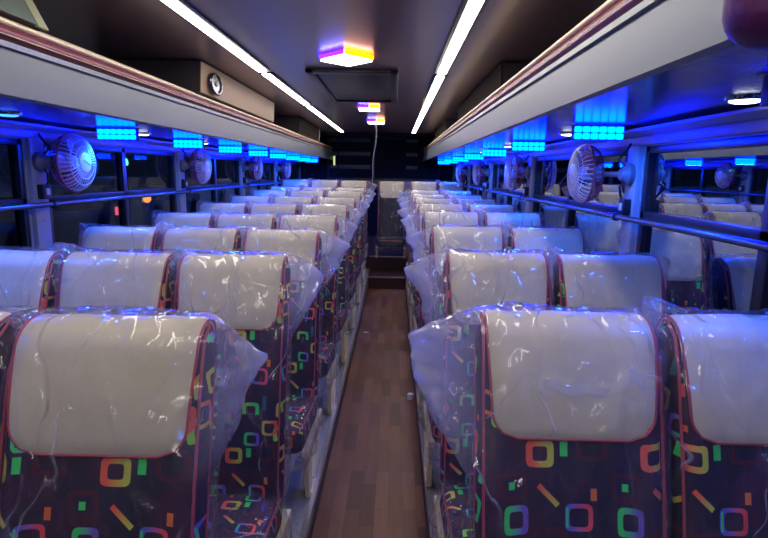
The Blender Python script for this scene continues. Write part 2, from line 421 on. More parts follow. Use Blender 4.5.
# rear wall: navy panel with slatted rear window
m = MB(); m.box(XL-.05, XR+.05, YB, YB+.05, -.05, ZC+.04); m.build('wall_back', REARW, kind='structure')
m = MB(); m.box(XL-.05, XR+.05, YF-.05, YF, -.05, ZC+.04); m.build('wall_front', REARW, kind='structure')
m = MB(); m.bbox(XL, XR, YB-.25, YB, H-.30, H-.145, .01); m.build('trim_%d' % n, BROWN, kind='structure'); n += 1
m = MB(); m.prism([(8.22, ZC), (8.30, ZC-.012), (YB, ZC-.012), (YB, ZC)], 'x', XL, XR); m.build('trim_%d' % n, BOXEND, kind='structure'); n += 1
w = empty('window_%d' % wn, (-.36, YB, H-.145)); w['kind'] = 'structure'; w.scale = (1.12, 1, 1.0); wn += 1
fr = MB()
for (xa, xb, za, zb) in ((-.72, 1.0, .695, .712), (-.72, 1.0, .0, .03), (-.72, -.69, 0, .712), (.975, 1.0, 0, .712), (-.02, .01, 0, .712)): fr.bbox(xa, xb, -.03, -.002, za, zb, .003)
fr.build('window_frame', FRAME, w)
sl = MB()
for zc_ in (.22, .44, .67):
    sl.bbox(-.54, -.06, -.022, -.004, zc_-.035, zc_+.035, .006); sl.bbox(-.68, -.56, -.022, -.004, zc_-.03, zc_+.03, .006)
    if zc_ != .40: sl.bbox(.49, .66, -.022, -.004, zc_-.03, zc_+.03, .006)
sl.build('slats', REARS, w)

# ------------------------------------------------------------------ luggage racks
def rack(side):
    s = 1 if side == 'left' else -1
    X = XL if side == 'left' else XR
    e = -1.07 if side == 'left' else .475
    y0, y1 = (.35, 9.27) if side == 'left' else (.80, 9.27)
    t = empty('luggage_rack', ((X+e)/2, y0, H+.19))
    ox, oy, oz = t.location
    def P(pts): return [(x-ox, z-oz) for x, z in pts]
    def bld(name, pts, mt, a=y0, b=y1, sm=40):
        m = MB(); m.prism(P(pts), 'y', a-oy, b-oy); return m.build(name, mt, t, sm=sm)
    bld('shelf', [(X, H+.19), (e-.01*s, H+.19), (e-.01*s, H+.205), (X, H+.205)], UNDER)
    bld('fascia', [(e, H+.183), (e+.012*s, H+.190), (e-.016*s+.002*s, H+.325), (e-.03*s, H+.325), (e-.012*s, H+.19)], FASC)
    bld('edge_trim', [(e-.016*s+.012*s, H+.322), (e-.016*s+.012*s, H+.337), (e-.04*s, H+.337), (e-.04*s, H+.322)], FTRIM)
    # half round maroon band
    c = (e-.03*s, H+.361); pts = [(c[0]+s*.026*math.cos(a), c[1]+.024*math.sin(a)) for a in [math.pi*(-.5+i/8) for i in range(9)]]
    bld('maroon_band', pts, MAROON)
    m = MB()
    m.tube([(e-.002*s-ox, 0, H+.354-oz), (e-.002*s-ox, y1-oy, H+.354-oz)], .0018, 8)
    m.build('chrome_line', GOLD, t)
    for k, (dx, z, r) in enumerate(((-.012, .390, .009), (-.031, .401, .008), (-.048, .408, .007))):
        m = MB(); m.tube([(e+dx*s-ox, 0, H+z-oz), (e+dx*s-ox, y1-oy, H+z-oz)], r, 10); m.build('gold_rail', GOLD, t)
    bld('rail_base', [(e-.012*s, H+.376), (e-.012*s, H+.384), (e-.05*s, H+.396), (e-.05*s, H+.376)], MAROON)
    if side == 'right':
        # rounded maroon end
        pass
    tag(t, 'long grey luggage rack with a maroon and gold edge on the %s wall' % side, 'luggage rack', 'luggage racks')
    return t
rack('left'); rack('right')

# padded rack end at the top right corner
def rbox(w, dp, h, r, cell, name=None):
    """rounded box verts/faces centred on the origin, evenly gridded"""
    nx, ny, nz = max(2, round(w/cell)), max(2, round(dp/cell)), max(2, round(h/cell))
    vd = {}; vs = []; fs = []
    def vid(i, j, k):
        key = (i, j, k)
        if key not in vd:
            p = Vector((-w/2+w*i/nx, -dp/2+dp*j/ny, -h/2+h*k/nz))
            q = Vector((max(-w/2+r, min(w/2-r, p.x)), max(-dp/2+r, min(dp/2-r, p.y)), max(-h/2+r, min(h/2-r, p.z))))
            v = p-q
            if v.length > 1e-7: p = q+v.normalized()*r
            vd[key] = len(vs); vs.append(p)
        return vd[key]
    for i in range(nx):
        for k in range(nz):
            fs.append([vid(i,0,k), vid(i+1,0,k), vid(i+1,0,k+1), vid(i,0,k+1)])
            fs.append([vid(i,ny,k), vid(i,ny,k+1), vid(i+1,ny,k+1), vid(i+1,ny,k)])
    for j in range(ny):
        for k in range(nz):
            fs.append([vid(0,j,k), vid(0,j,k+1), vid(0,j+1,k+1), vid(0,j+1,k)])
            fs.append([vid(nx,j,k), vid(nx,j+1,k), vid(nx,j+1,k+1), vid(nx,j,k+1)])
    for i in range(nx):
        for j in range(ny):
            fs.append([vid(i,j,0), vid(i,j+1,0), vid(i+1,j+1,0), vid(i+1,j,0)])
            fs.append([vid(i,j,nz), vid(i+1,j,nz), vid(i+1,j+1,nz), vid(i,j+1,nz)])
    return vs, fs
vs, fs = rbox(.58, .10, .26, .049, .02)
m = MB(); m.add(vs, fs); o = m.build('rack_end_pad', mat('maroon_pad', (.085, .010, .09), .5, bump=.2, bscale=60))
o.location = (.71, .735, H+.293)
tag(o, 'rounded dark maroon padded end of the right luggage rack in the top corner', 'rack end')

# overhead ducts standing on the racks
def overhead_box(side, y0, y1, e, mt, label, trim=None, lean=0.0):
    s = 1 if side == 'left' else -1; X = XL if side == 'left' else XR
    t = empty('overhead_box', ((X+e)/2, y0, H+.206)); ox, oy, oz = t.location
    pts = [(X-ox, 0), (e-.04*s-ox, 0), (e-.04*s-ox, H+.40-oz), (e-ox, H+.41-oz), (e+(.01-lean)*s-ox, ZC-.006-oz), (X-ox, ZC-.006-oz)]
    m = MB(); m.prism(pts, 'y', .004, y1-y0-.004)
    m.build('body', BOXEND, t)
    m = MB(); q = sorted((e+.002*s-ox, e+.012*s-ox)); 
    m.add([], []); m.prism([(e+.001*s-ox, H+.412-oz), (e+.007*s-ox, H+.412-oz), (e+(.016-lean)*s-ox, ZC-.008-oz), (e+(.01-lean)*s-ox, ZC-.008-oz)], 'y', 0, y1-y0)
    m.build('side_panel', mt, t)
    if trim:
        m = MB(); m.prism([(e-.002*s-ox, H+.408-oz), (e+.011*s-ox, H+.408-oz), (e+(.02-lean)*s-ox, ZC-.008-oz), (e+(.008-lean)*s-ox, ZC-.008-oz)], 'y', y1-y0-.045, y1-y0)
        m.build('end_trim', trim, t)
    tag(t, label, 'overhead box', 'dark overhead boxes on the racks')
    return t
overhead_box('left', .40, 1.71, -1.075, GGREY, 'grey green overhead box with an olive end strip at the top left', OLIVE, .09)
bx = overhead_box('left', 3.0, 4.78, -1.07, TAN, 'tan sided overhead box with a round speaker above the left rack')
overhead_box('left', 6.0, 7.6, -1.07, BRN, 'small dark overhead box with a pale end strip far down the left rack', OLIVE)
overhead_box('right', 2.95, 4.9, .56, BRN, 'brown overhead box on the right rack beyond the nearest ceiling light')
overhead_box('right', 6.0, 7.6, .56, BRN, 'small dark overhead box far down the right rack')
# speaker on the tan box
m = MB(); m.lathe([(0, .062), (.012, .062), (.018, .055), (.018, .048), (.010, .046)], 28, axis='x')
sp_ = m.build('speaker_ring', MOUNT0, bx); sp_.location = (-1.052-bx.location.x, .20, H+.482-bx.location.z); sp_.scale = (1, 1.7, 1)
m = MB(); m.lathe([(.002, .046), (.010, .046), (.007, .018), (.016, .012), (.017, .002)], 28, axis='x')
m.build('speaker_cone', BLACK, sp_)

# ------------------------------------------------------------------ ceiling fixtures
for side, X in (('left', -.79), ('right', .262)):
    segs = [(-.9, .87), (.90, 3.285), (3.355, 4.88), (4.98, 8.07)]
    names = ['overhead', 'nearest', 'middle', 'farthest']
    for (a, b), nm in zip(segs, names):
        t = empty('strip_light', (X, a, ZC))
        m = MB(); m.bbox(-.045, .045, 0, b-a, -.009, 0, .003); m.build('channel', BLACK, t)
        m = MB(); m.bbox(-.025, .025, .008, b-a-.008, -.014, -.0085, .002); m.build('diffuser', STRIP, t)
        tag(t, '%s segment of the %s white strip light running down the ceiling' % (nm, side), 'strip light', 'ceiling strip lights')
for k, (X, Y, nm) in enumerate(((-.258, 2.85, 'nearest square ceiling light glowing purple and yellow, in front of the hatch'), (-.245, 5.03, 'second square ceiling light glowing purple and yellow, just beyond the hatch'), (-.228, 6.35, 'farthest square ceiling light glowing purple and yellow, with a white wire below'))):
    t = empty('square_ceiling_light', (X, Y, ZC)); a = .098
    t.rotation_euler.z = math.radians(45) if k == 0 else 0
    if k == 0:
        # the near one is turned corner-on
        a = .098
    m = MB(); m.bbox(-a+.01, a-.01, -a+.01, a-.01, -.018, 0, .003); m.build('base_plate', WHITEP, t)
    m = MB(); m.bbox(-a+.004, a-.004, -a+.004, a-.004, -.032, -.022, .003); m.build('diffuser', SQW, t)
    if k == 0:
        m = MB(); m.box(-a-.004, -a+.003, -a, a-.004, -.021, -.003); m.box(-a, a, a-.003, a+.004, -.021, -.003) if False else None; m.build('purple_edge', SQP, t)
        m = MB(); m.box(-a, a-.004, -a-.004, -a+.003, -.021, -.003); m.build('yellow_edge', SQY, t)
    else:
        m = MB(); m.box(-a, 0, -a-.004, -a+.003, -.021, -.003); m.build('purple_edge', SQP, t)
        m = MB(); m.box(0, a, -a-.004, -a+.003, -.021, -.003); m.build('yellow_edge', SQY, t)
    tag(t, nm, 'ceiling light', 'square ceiling lights')
t = empty('added_front_light', (-.25, -.45, ZC))  # added lamp, out of view, to brighten the fronts of the near seats
m = MB(); m.bbox(-.20, .20, -.09, .09, -.012, 0, .003); m.build('base_plate', WHITEP, t)
m = MB(); m.bbox(-.19, .19, -.08, .08, -.05, -.013, .012); m.build('diffuser', emitter('added_front_light_white', (1, .95, .88), 8), t)
tag(t, 'added white ceiling light over the front of the bus, behind the viewer', 'ceiling light')
# hatch
t = empty('roof_hatch', (-.262, 3.9, ZC))
m = MB()
for (xa, xb, ya, yb) in ((-.27, .27, -.68, -.62), (-.27, .27, .62, .68), (-.27, -.22, -.68, .68), (.22, .27, -.68, .68)): m.bbox(xa, xb, ya, yb, -.022, 0, .006)
m.build('hatch_frame', mat('hatch_frame', (.05, .045, .06), .3), t)
m = MB(); m.bbox(-.22, .22, -.62, .62, -.008, 0, .003); m.build('hatch_panel', mat('hatch_panel', (.035, .03, .05), .35), t)
tag(t, 'dark rectangular roof hatch between the square ceiling lights', 'roof hatch')
# hanging wire
pts = [(-.232, 6.36, ZC-.03)]
for i in range(1, 22):
    u = i/21
    pts.append((-.232-.10*u+.018*math.sin(u*9)*(1-u), 6.36+1.5*u, ZC-.03-.72*u-.06*math.sin(math.pi*u)))
m = MB(); m.tube(pts, .006, 6); o = m.build('hanging_wire', WHITEP)
tag(o, 'thin white wire hanging from the farthest square ceiling light', 'wire')
# small lit handle near the rear left end of the rack
t = empty('marker_light', (-1.04, YB-.02, H+.10))
m = MB(); m.bbox(-.018, .018, -.02, .02, -.01, .16, .006); m.build('housing', WHITEP, t)
m = MB(); m.bbox(-.012, .012, -.026, -.019, .0, .15, .004); m.build('lens', emitter('marker_yellow', (.7, .8, .35), 1.0), t)
tag(t, 'small upright yellowish marker light on the rear wall, left', 'marker light')

# ------------------------------------------------------------------ LED bars and reading lights under the racks
def led_bar():
    t = empty('led_bar', (0, 0, 0))
    m = MB(); m.bbox(-.095, .095, -.006, .022, -.058, .0, .003); m.build('housing', LEDH, t)
    m = MB()
    for r_ in range(2):
        for c in range(6):
            x = -.078+c*.0312; z = -.043+r_*.025
            vs, fs = rbox(.029, .014, .023, .005, .014); m.add([(v.x+x, v.y-.008, v.z+z) for v in vs], fs)
    m.build('led_cells', LEDC, t)
    m = MB(); m.bbox(-.11, .11, -.002, .02, -.003, .0, .001); m.build('bracket', BLACK, t)
    return t
proto = led_bar()
order = ['first', 'second', 'third', 'fourth', 'fifth', 'sixth', 'seventh', 'eighth', 'ninth', 'tenth']
first = True
for side, lst in (('left', [(-1.342, y) for y in (.7, 1.6, 2.62, 3.52, 4.42, 5.32, 6.22, 7.12, 8.0, 8.75)]), ('right', [(.768, y) for y in (-.06, 1.02, 2.10, 3.18, 4.26, 5.34, 6.42, 7.5, 8.6)])):
    for i, (x, y) in enumerate(lst):
        o = proto if first else copy_tree(proto); first = False
        o.location = (x, y, H+.188)
        tag(o, '%s cyan LED bar from the front under the %s luggage rack' % (order[i], side), 'led bar', 'cyan LED bars under the racks')
        l = bpy.data.lights.new('led_glow', 'AREA'); l.energy = 2.4 if y < 1.5 else 3.6; l.color = (.01, .13, 1); l.shape = 'RECTANGLE'; l.size = .18; l.size_y = .02
        lo = bpy.data.objects.new('led_glow', l); COL.objects.link(lo); lo.location = (x, y-.012, H+.126)
def reading(x, y, mt, lab):
    t = empty('reading_light', (x, y, H+.19))
    m = MB(); m.lathe([(0, .046), (-.005, .045), (-.008, .041), (-.006, .036)], 24, axis='z'); m.build('bezel', CHROME, t)
    m = MB(); m.lathe([(-.004, .036), (-.009, .035), (-.012, .026), (-.013, .002)], 24, axis='z'); m.build('lens', mt, t)
    tag(t, lab, 'reading light', 'round reading lights under the racks')
reading(.845, 1.36, SPOTW, 'round white reading light nearest the top right corner')
reading(.80, 2.55, SPOTW, 'round white reading light just past the first right led bar')
reading(.78, 3.75, SPOTW, 'round white reading light past the second right led bar')
reading(.78, 4.8, SPOTW, 'round white reading light past the third right led bar')
reading(-1.41, 3.02, SPOTW, 'round white reading light just past the first left led bar')
reading(-1.40, 3.95, SPOTW, 'round white reading light past the second left led bar')
reading(-1.40, 4.85, SPOTW, 'round white reading light past the third left led bar')
reading(-1.42, 1.99, SPOTB, 'round blue reading light nearest the left picture edge')

# ------------------------------------------------------------------ handrails
for side, X, pills in (('left', -1.55, pillL), ('right', .925, pillR)):
    t = empty('window_handrail', (X, .1, H-.168))
    m = MB(); m.tube([(0, 0, 0), (0, 9.1, 0)], .012, 12); m.build('rail', RAILM, t)
    for p in pills[1:]:
        y = (p[0]+p[1])/2-.1; xx = (XL+.018 if side == 'left' else XR-.018)-X
        m = MB(); m.tube([(xx, y, 0), (0, y, 0)], .009, 8); m.lathe([(y-.012, .018), (y+.012, .018)], 14, axis='y'); m.build('bracket', RAILM, t)
    tag(t, 'long blue steel handrail in front of the %s windows' % side, 'handrail', 'window handrails')

# ------------------------------------------------------------------ fans (face +x in local space)
def fan():
    t = empty('wall_fan', (0, 0, 0))
    Rr = .133
    g = MB(); ns = 38
    for k in range(ns):
        a = 2*math.pi*k/ns; ca, sa = math.cos(a), math.sin(a)
        g.tube([(.030, .046*ca, .046*sa), (.030, .075*ca, .075*sa), (.022, .105*ca, .105*sa), (.004, .125*ca, .125*sa), (-.02, Rr*ca, Rr*sa)], .0026, 4, cap=False)
    for r_, x in ((.075, .030), (.105, .022)):
        g.tube([(x, r_*math.cos(2*math.pi*k/40), r_*math.sin(2*math.pi*k/40)) for k in range(40)], .002, 5, closed=True)
    g.build('front_grille', FANP, t)
    g = MB()
    for k in range(ns):
        a = 2*math.pi*k/ns; ca, sa = math.cos(a), math.sin(a)
        g.tube([(-.02, Rr*ca, Rr*sa), (-.045, .127*ca, .127*sa), (-.072, .108*ca, .108*sa), (-.088, .07*ca, .07*sa), (-.09, .04*ca, .04*sa)], .002, 4, cap=False)
    g.tube([(-.072, .108*math.cos(2*math.pi*k/40), .108*math.sin(2*math.pi*k/40)) for k in range(40)], .002, 5, closed=True)
    g.build('rear_grille', FANR, t)
    g = MB(); g.tube([(-.02, Rr*math.cos(2*math.pi*k/48), Rr*math.sin(2*math.pi*k/48)) for k in range(48)], .0055, 8, closed=True); g.build('rim', FANR, t)
    g = MB(); g.lathe([(.026, .0475), (.034, .046), (.037, .038), (.038, .002)], 32); hb = g.build('hub_badge', FANP, t)
    g = MB(); g.tube([(.0395, .024-.006*i, .004*math.sin(i*2.1)+.0025*i-.008) for i in range(9)], .0018, 5); g.build('badge_script', WHITEP, hb)
    g = MB()
    for k in range(4):
        a0 = k*math.pi/2; rows = []
        for i in range(7):
            r_ = .02+.09*i/6
            w_ = .18+.32*math.sin(i/6*math.pi*.75)
            rows.append([(-.03+.02*(j/4-.5), r_*math.cos(a0+w_*2*(j/4-.5)), r_*math.sin(a0+w_*2*(j/4-.5))) for j in range(5)])
        vs = [p for r0 in rows for p in r0]; fs = [(i*5+j, i*5+j+1, (i+1)*5+j+1, (i+1)*5+j) for i in range(6) for j in range(4)]
        g.add(vs, fs); g.add([(x-.003, y, z) for x, y, z in vs], [f_[::-1] for f_ in fs])
    g.build('blades', FANR, t)
    g = MB(); g.lathe([(-.11, .022), (-.10, .036), (-.05, .038), (-.015, .03)], 24); g.build('motor', FANP, t)
    return t
proto = fan(); first = True
def fan_at(side, x, y, z, py, lab):
    global first
    o = proto if first else copy_tree(proto); first = False
    X = XL if side == 'left' else XR; s = 1 if side == 'left' else -1
    o.location = (x, y, z); o.rotation_euler = (0, 0, 0 if s == 1 else math.pi)
    # arm and round mount on the pillar nearer the camera, in the fan's own frame
    dy = (py-y)*s; dx = abs(X-x)-.018
    g = MB(); g.lathe([(-dx, .045), (-dx+.02, .045), (-dx+.03, .03), (-dx+.045, .022)], 24, cen=(0, dy, .0)); g.build('wall_mount', MOUNT, o)
    g = MB(); g.tube([(-dx+.03, dy, 0), (-dx+.055, dy*.6, 0), (-.10, dy*.15, 0), (-.09, 0, 0)], .012, 10); g.build('arm', MOUNT, o)
    g = MB(); g.tube([(-dx+.02, dy, .03), (-dx+.05, dy+.015*s, .06), (-dx+.02, dy+.01*s, .10), (-dx+.01, dy, .125)], .005, 6); g.build('cable', BLACK, o)
    g = MB(); g.tube([(-dx+.02, dy, -.03), (-dx+.05, dy-.02*s, -.05), (-dx+.03, dy+.01*s, -.09), (-dx+.02, dy, -.11)], .005, 6); g.build('cable', BLACK, o)
    g = MB(); g.bbox(-dx, -dx+.03, dy-.03, dy+.03, -.165, -.10, .004); sb = g.build('switch_box', BLACK, o)
    g = MB(); g.bbox(-dx+.028, -dx+.034, dy-.012, dy+.012, -.147, -.118, .002); g.build('rocker_switch', WHITEP, sb)
    tag(o, lab, 'fan', 'round wall fans')
proto_parts = list(proto.children)
base = proto
# keep a clean set of shared parts: copy before arms are added
spare = [c for c in proto.children]
fans = [('left', -1.49, 2.53, H+.02, 2.41, 'nearest lilac round fan on the left window pillars'),
        ('left', -1.49, 4.20, H+.02, 4.045, 'second lilac round fan along the left windows'),
        ('left', -1.49, 5.88, H+.02, 5.695, 'third lilac round fan along the left windows'),
        ('left', -1.49, 7.50, H+.02, 7.325, 'farthest lilac round fan along the left windows'),
        ('right', .86, 2.54, H+.005, 2.25, 'nearest lilac round fan on the right window pillars'),
        ('right', .87, 4.10, H+.01, 3.945, 'second lilac round fan along the right windows'),
        ('right', .87, 5.80, H+.01, 5.595, 'third lilac round fan along the right windows'),
        ('right', .87, 7.40, H+.01, 7.225, 'farthest lilac round fan along the right windows')]
clones = [proto]+[copy_tree(proto) for _ in fans[1:]]
for (args, c) in zip(fans, clones):
    proto = c; first = True
    fan_at(*args)

# ------------------------------------------------------------------ seats (local: faces -y, origin on the platform)
def yc(z):
    t = (z-.30)/.77
    return -.19*(1-t)-.02*math.sin(math.pi*max(0, min(1, t)))
def seat_uv(me, u0=0.0, v0=0.0):
    uv = me.uv_layers.new(name='UVMap')
    for p in me.polygons:
        nx, ny, nz = p.normal
        for li in p.loop_indices:
            v = me.vertices[me.loops[li].vertex_index].co
            if abs(ny) >= abs(nx)*.9 and abs(ny) >= abs(nz)*.75: c = (v.x, v.z)
            elif abs(nx) > abs(nz): c = (v.y*1.0, v.z)
            else: c = (v.x, v.y)
            uv.data[li].uv = (c[0]+u0, c[1]+v0)
TOP = 1.065
def m_backrest(u0):
    vs, fs = rbox(.372, .088, TOP-.27, .04, .02)
    out = []
    for v in vs:
        z = v.z+(TOP+.27)/2
        y = v.y
        if y < 0: y -= .010*math.exp(-((abs(v.x)-.15)/.03)**2)      # side bolsters
        y += yc(z)
        out.append((v.x, y, z))
    m = MB(); m.add(out, fs); me = m.mesh('backrest'); smooth(me); seat_uv(me, u0, .015); me.materials.append(FAB); return me
def m_backpiping():
    m = MB()
    for s in (-1, 1):
        m.tube([(s*.176, yc(z)-.046, z) for z in [.30+.03*i for i in range(24)]]+[(s*.174, yc(1.03)-.03, 1.045), (s*.172, yc(1.06), TOP+.003), (s*.174, yc(1.03)+.04, 1.03)], .0030, 6)
        m.tube([(s*.186, yc(z)+.0, z) for z in [.32+.03*i for i in range(24)]], .0022, 6)
    me = m.mesh('piping', 60); me.materials.append(RED); return me
PW = .168
def pad_path():
    """(y, z) and outward normal along the pad from front bottom over the top to the back"""
    T = .047; zb = .856; ztop = TOP-.040; out = []
    nf = 16
    for i in range(nf): out.append((-T-.006*math.sin(math.pi*i/nf), zb+(ztop-zb)*i/nf, -1, 0))
    for i in range(13):
        a = math.pi*(1-i/12); out.append((T*math.cos(a), ztop+.046*math.sin(a), math.cos(a), math.sin(a)))
    for i in range(1, 7): out.append((T, ztop-.15*i/6, 1, 0))
    return out
def m_headpad(seed):
    path = pad_path(); nx = 22; th = .009
    s = [0]
    for a, b in zip(path, path[1:]): s.append(s[-1]+math.hypot(a[0]-b[0], a[1]-b[1]))
    tot = s[-1]; r = .05
    vs = []; 
    for layer in (0, 1):
        for (y, z, ny, nz), si in zip(path, s):
            hw = PW
            if si < r: hw = PW-r+math.sqrt(max(0, r*r-(r-si)**2))
            if tot-si < r*.6: hw = PW-r*.6+math.sqrt(max(0, (r*.6)**2-(r*.6-(tot-si))**2))
            if ny < 0: hw *= 1-.075*max(0, min(1, (1.03-z)/.20))
            for j in range(nx+1):
                x = hw*(2*j/nx-1)
                e = min(1, (hw-abs(x))/.02, si/.02, (tot-si)/.02); e = max(0, e)
                off = (th+.004*noise.noise(Vector((x*9+seed*7, z*9, seed)))+.002*noise.noise(Vector((x*30, z*30+seed, 3))))*(.35+.65*math.sqrt(e)) if layer == 0 else -.003
                yy = y+ny*off+(.0 if layer else 0); zz = z+nz*off
                vs.append((x, yy+yc(z), zz))
    n_ = len(path)*(nx+1); fs = []
    for i in range(len(path)-1):
        for j in range(nx):
            a = i*(nx+1)+j; q = (a, a+1, a+nx+2, a+nx+1)
            fs.append(q); fs.append(tuple(n_+k for k in q[::-1]))
    for i in range(len(path)-1):
        for j in (0, nx):
            a = i*(nx+1)+j; fs.append((a, a+nx+1, n_+a+nx+1, n_+a))
    for i in (0, len(path)-1):
        for j in range(nx):
            a = i*(nx+1)+j; fs.append((a, a+1, n_+a+1, n_+a))
    m = MB(); m.add(vs, fs); me = m.mesh('head_pad', 50); me.materials.append(CREAM)
    # piping: outline of the pad
    pts = []
    def taper(z): return 1-.075*max(0, min(1, (1.03-z)/.20))
    def edge(sgn, i):
        (y, z, ny, nz), si = path[i], s[i]; hw = PW
        if si < r: hw = PW-r+math.sqrt(max(0, r*r-(r-si)**2))
        hw *= taper(z) if ny < 0 else 1
        return (sgn*hw, y+ny*.004+yc(z), z+nz*.004)
    L_ = [edge(-1, i) for i in range(len(path)-1, 0, -1)]; Rr_ = [edge(1, i) for i in range(1, len(path))]
    mid = [((PW-r)*.925*(2*j/8-1), path[0][0]-.004+yc(path[0][1]), path[0][1]) for j in range(9)]
    m = MB(); m.tube(L_+mid+Rr_, .0026, 6); mp = m.mesh('piping', 60); mp.materials.append(RED)
    return me, mp
CT, CB, CF, CR = .35, .235, -.62, -.19          # cushion top, bottom, front, rear
def m_cushion(u0):
    vs, fs = rbox(.378, CR-CF, CT-CB, .042, .022)
    out = [(v.x, v.y+(CF+CR)/2, v.z+(CT+CB)/2+.012*math.cos(v.x/.19*math.pi/2)*(1 if v.z > 0 else 0)-.04*((CR-v.y-(CF+CR)/2)/(CR-CF)-.5)*(-1)) for v in vs]
    m = MB(); m.add(out, fs); me = m.mesh('seat_cushion'); smooth(me); seat_uv(me, u0, .05); me.materials.append(FAB)
    m = MB()
    for s in (-1, 1): m.tube([(s*.182, CR-.03+(CF-CR+.05)*i/8, CT-.006+.04*((.43*(1-i/8))/.43-.5)*(-1)) for i in range(9)], .004, 6)
    m.tube([(-.15+.3*i/8, CF+.002, CT-.035+.02) for i in range(9)], .004, 6)
    mp = m.mesh('piping', 60); mp.materials.append(RED)
    return me, mp
def m_leg(h=.205):
    """cream pressed-metal leg with a slot"""
    m = MB()
    top = h; y0, y1 = -.55, -.14
    # A-shaped plate: outer outline and slot built as bars
    def bar(a, b, w, t=.014):
        a = Vector(a); b = Vector(b); dd = (b-a).normalized(); nrm = Vector((-dd.y, dd.x))*w/2
        m.prism([tuple(a+nrm), tuple(b+nrm), tuple(b-nrm), tuple(a-nrm)], 'x', -t, t)
    bar((y0, top-.014), (y1, top-.014), .028)
    bar((-.515, top-.01), (-.455, .012), .085, .010); bar((y1+.01, top-.03), (-.37, .012), .06, .010)
    bar((-.48, .008), (-.36, .008), .016)
    m.tube([(-.017, -.50, top-.05), (.017, -.50, top-.05)], .008, 8)
    me = m.mesh('leg', 40); me.materials.append(LEGM); return me

def wr(p, sd, sc_=1.0):
    """crumple amplitude 0..1"""
    q = Vector((p[0]*sc_+sd*3.1, p[1]*sc_, p[2]*sc_+sd))
    a = 1-abs(noise.noise(q*7))*2.2
    b = 1-abs(noise.noise(q*17+Vector((5, 1, 2))))*2.2
    return max(0, .65*a+.35*b)
def m_backfilm(seed, earL, earR, fine=False):
    """earL/earR: (reach, z of the tip, drop)"""
    w, dp, z0, z1 = .386, .130, .30, TOP+.020
    vs, fs = rbox(w, dp, z1-z0, .048, .007 if fine else .0125)
    rr = random.Random(int(seed*10)); folds = []
    for _ in range(9):
        ax, az = rr.uniform(-.19, .19), rr.choice([rr.uniform(.9, 1.07), rr.uniform(.45, .8)]); an = rr.gauss(0, .45)-math.pi/2; ln = rr.uniform(.15, .5)
        folds.append((ax, az, ax+ln*math.cos(an), az+ln*math.sin(an), rr.uniform(.004, .009)))
    out = []; fold_amt = []
    for v in vs:
        fa = 0
        z = v.z+(z0+z1)/2; x, y = v.x, v.y
        tb = max(0, min(1, (z-z0)/.12))
        k = wr((x, y, z), seed)
        n_ = Vector((x/(w/2), y/(dp/2), (v.z)/((z1-z0)/2))); 
        offs = .006*k+.004
        if abs(x) > w/2-.03: x += math.copysign(.006*k, x)
        if abs(y) > dp/2-.03: y += math.copysign(offs, y)
        if fine and y < -dp/2+.03:
            for fx, fz, gx, gz, am in folds:
                ux, uz = gx-fx, gz-fz; q_ = max(0, min(1, ((x-fx)*ux+(z-fz)*uz)/(ux*ux+uz*uz)))
                dd = math.hypot(x-fx-ux*q_, z-fz-uz*q_)
                y -= am*math.exp(-(dd/.009)**2)*math.sin(math.pi*min(1, .15+q_*.85))
        if z > z1-.03: z += .007*k
        for sgn, ear in ((-1, earL), (1, earR)):
            if not ear: continue
            reach, zt, drop, rise = ear
            if x*sgn > w*.36:
                q = (x*sgn-w*.36)/(w*.14)
                q = max(0, min(1.2, q))
                if z > zt: g = max(0, 1-(z-zt)/.075)
                else: g = max(0, 1-(zt-z)/drop)
                g = g**.85
                jag = .95+.22*noise.noise(Vector((z*14, seed*2.3, y*5)))+.06*noise.noise(Vector((z*60, seed, y*30)))
                x += sgn*reach*q*q*g*jag
                fa = max(fa, min(1, reach*12)*q*min(1, g*1.6))
                y *= 1-.55*q*g
                y += (.018*math.sin(z*26+x*20+seed)+.022*(abs(noise.noise(Vector((x*16+seed, z*16, y*6))))-.2)+.008*noise.noise(Vector((x*50, z*50, seed))))*q*g
                z += rise*q*g+.05*q*q*g*(zt+.02-z)
        # loose lower hem
        if z < z0+.25:
            hb = 1-(z-z0)/.25
            x += math.copysign(.012*hb*(1+.6*math.sin(z*30+seed)), x) if abs(x) > w*.4 else 0
        y += yc(max(.28, min(1.08, z)))
        out.append((x, y, z)); fold_amt.append(fa)
    m = MB(); m.add(out, fs); me = m.mesh('plastic_cover'); smooth(me); me.materials.append(FILM)
    at = me.attributes.new('folded', 'FLOAT', 'POINT')
    for v_, q_ in zip(at.data, fold_amt): v_.value = q_
    return me
def m_cushfilm(seed, s_aisle):
    w = .386; z0, z1 = .20, CT+.020
    vs, fs = rbox(w, CR-CF+.05, z1-z0, .04, .02)
    out = []
    for v in vs:
        x, y, z = v.x, v.y+(CF+CR)/2-.015, v.z+(z0+z1)/2
        k = wr((x, y, z), seed+4, 1.4)
        low = max(0, min(1, (z1-.05-z)/.12))
        if abs(x) > w/2-.03:
            f_ = .002+.016*k*low
            if x*s_aisle > 0: f_ += low*.035*max(0, noise.noise(Vector((y*9, z*7, seed)))+.35)
            x += math.copysign(f_, x)
        if y < CF+.03: y -= .004+.018*k*low+.02*low
        if z > z1-.03: z += .010*k-.002
        if z < z0+.06: z += .05*noise.noise(Vector((x*11, y*11, seed)))-.01
        z += .04*((CR-y)/(CR-CF)-.5)
        out.append((x, y, z))
    # open underneath
    fs = [f_ for f_ in fs if not all(vs[i].z < -(z1-z0)/2+.004 for i in f_)]
    m = MB(); m.add(out, fs); me = m.mesh('plastic_cover'); smooth(me); me.materials.append(FILM2); return me

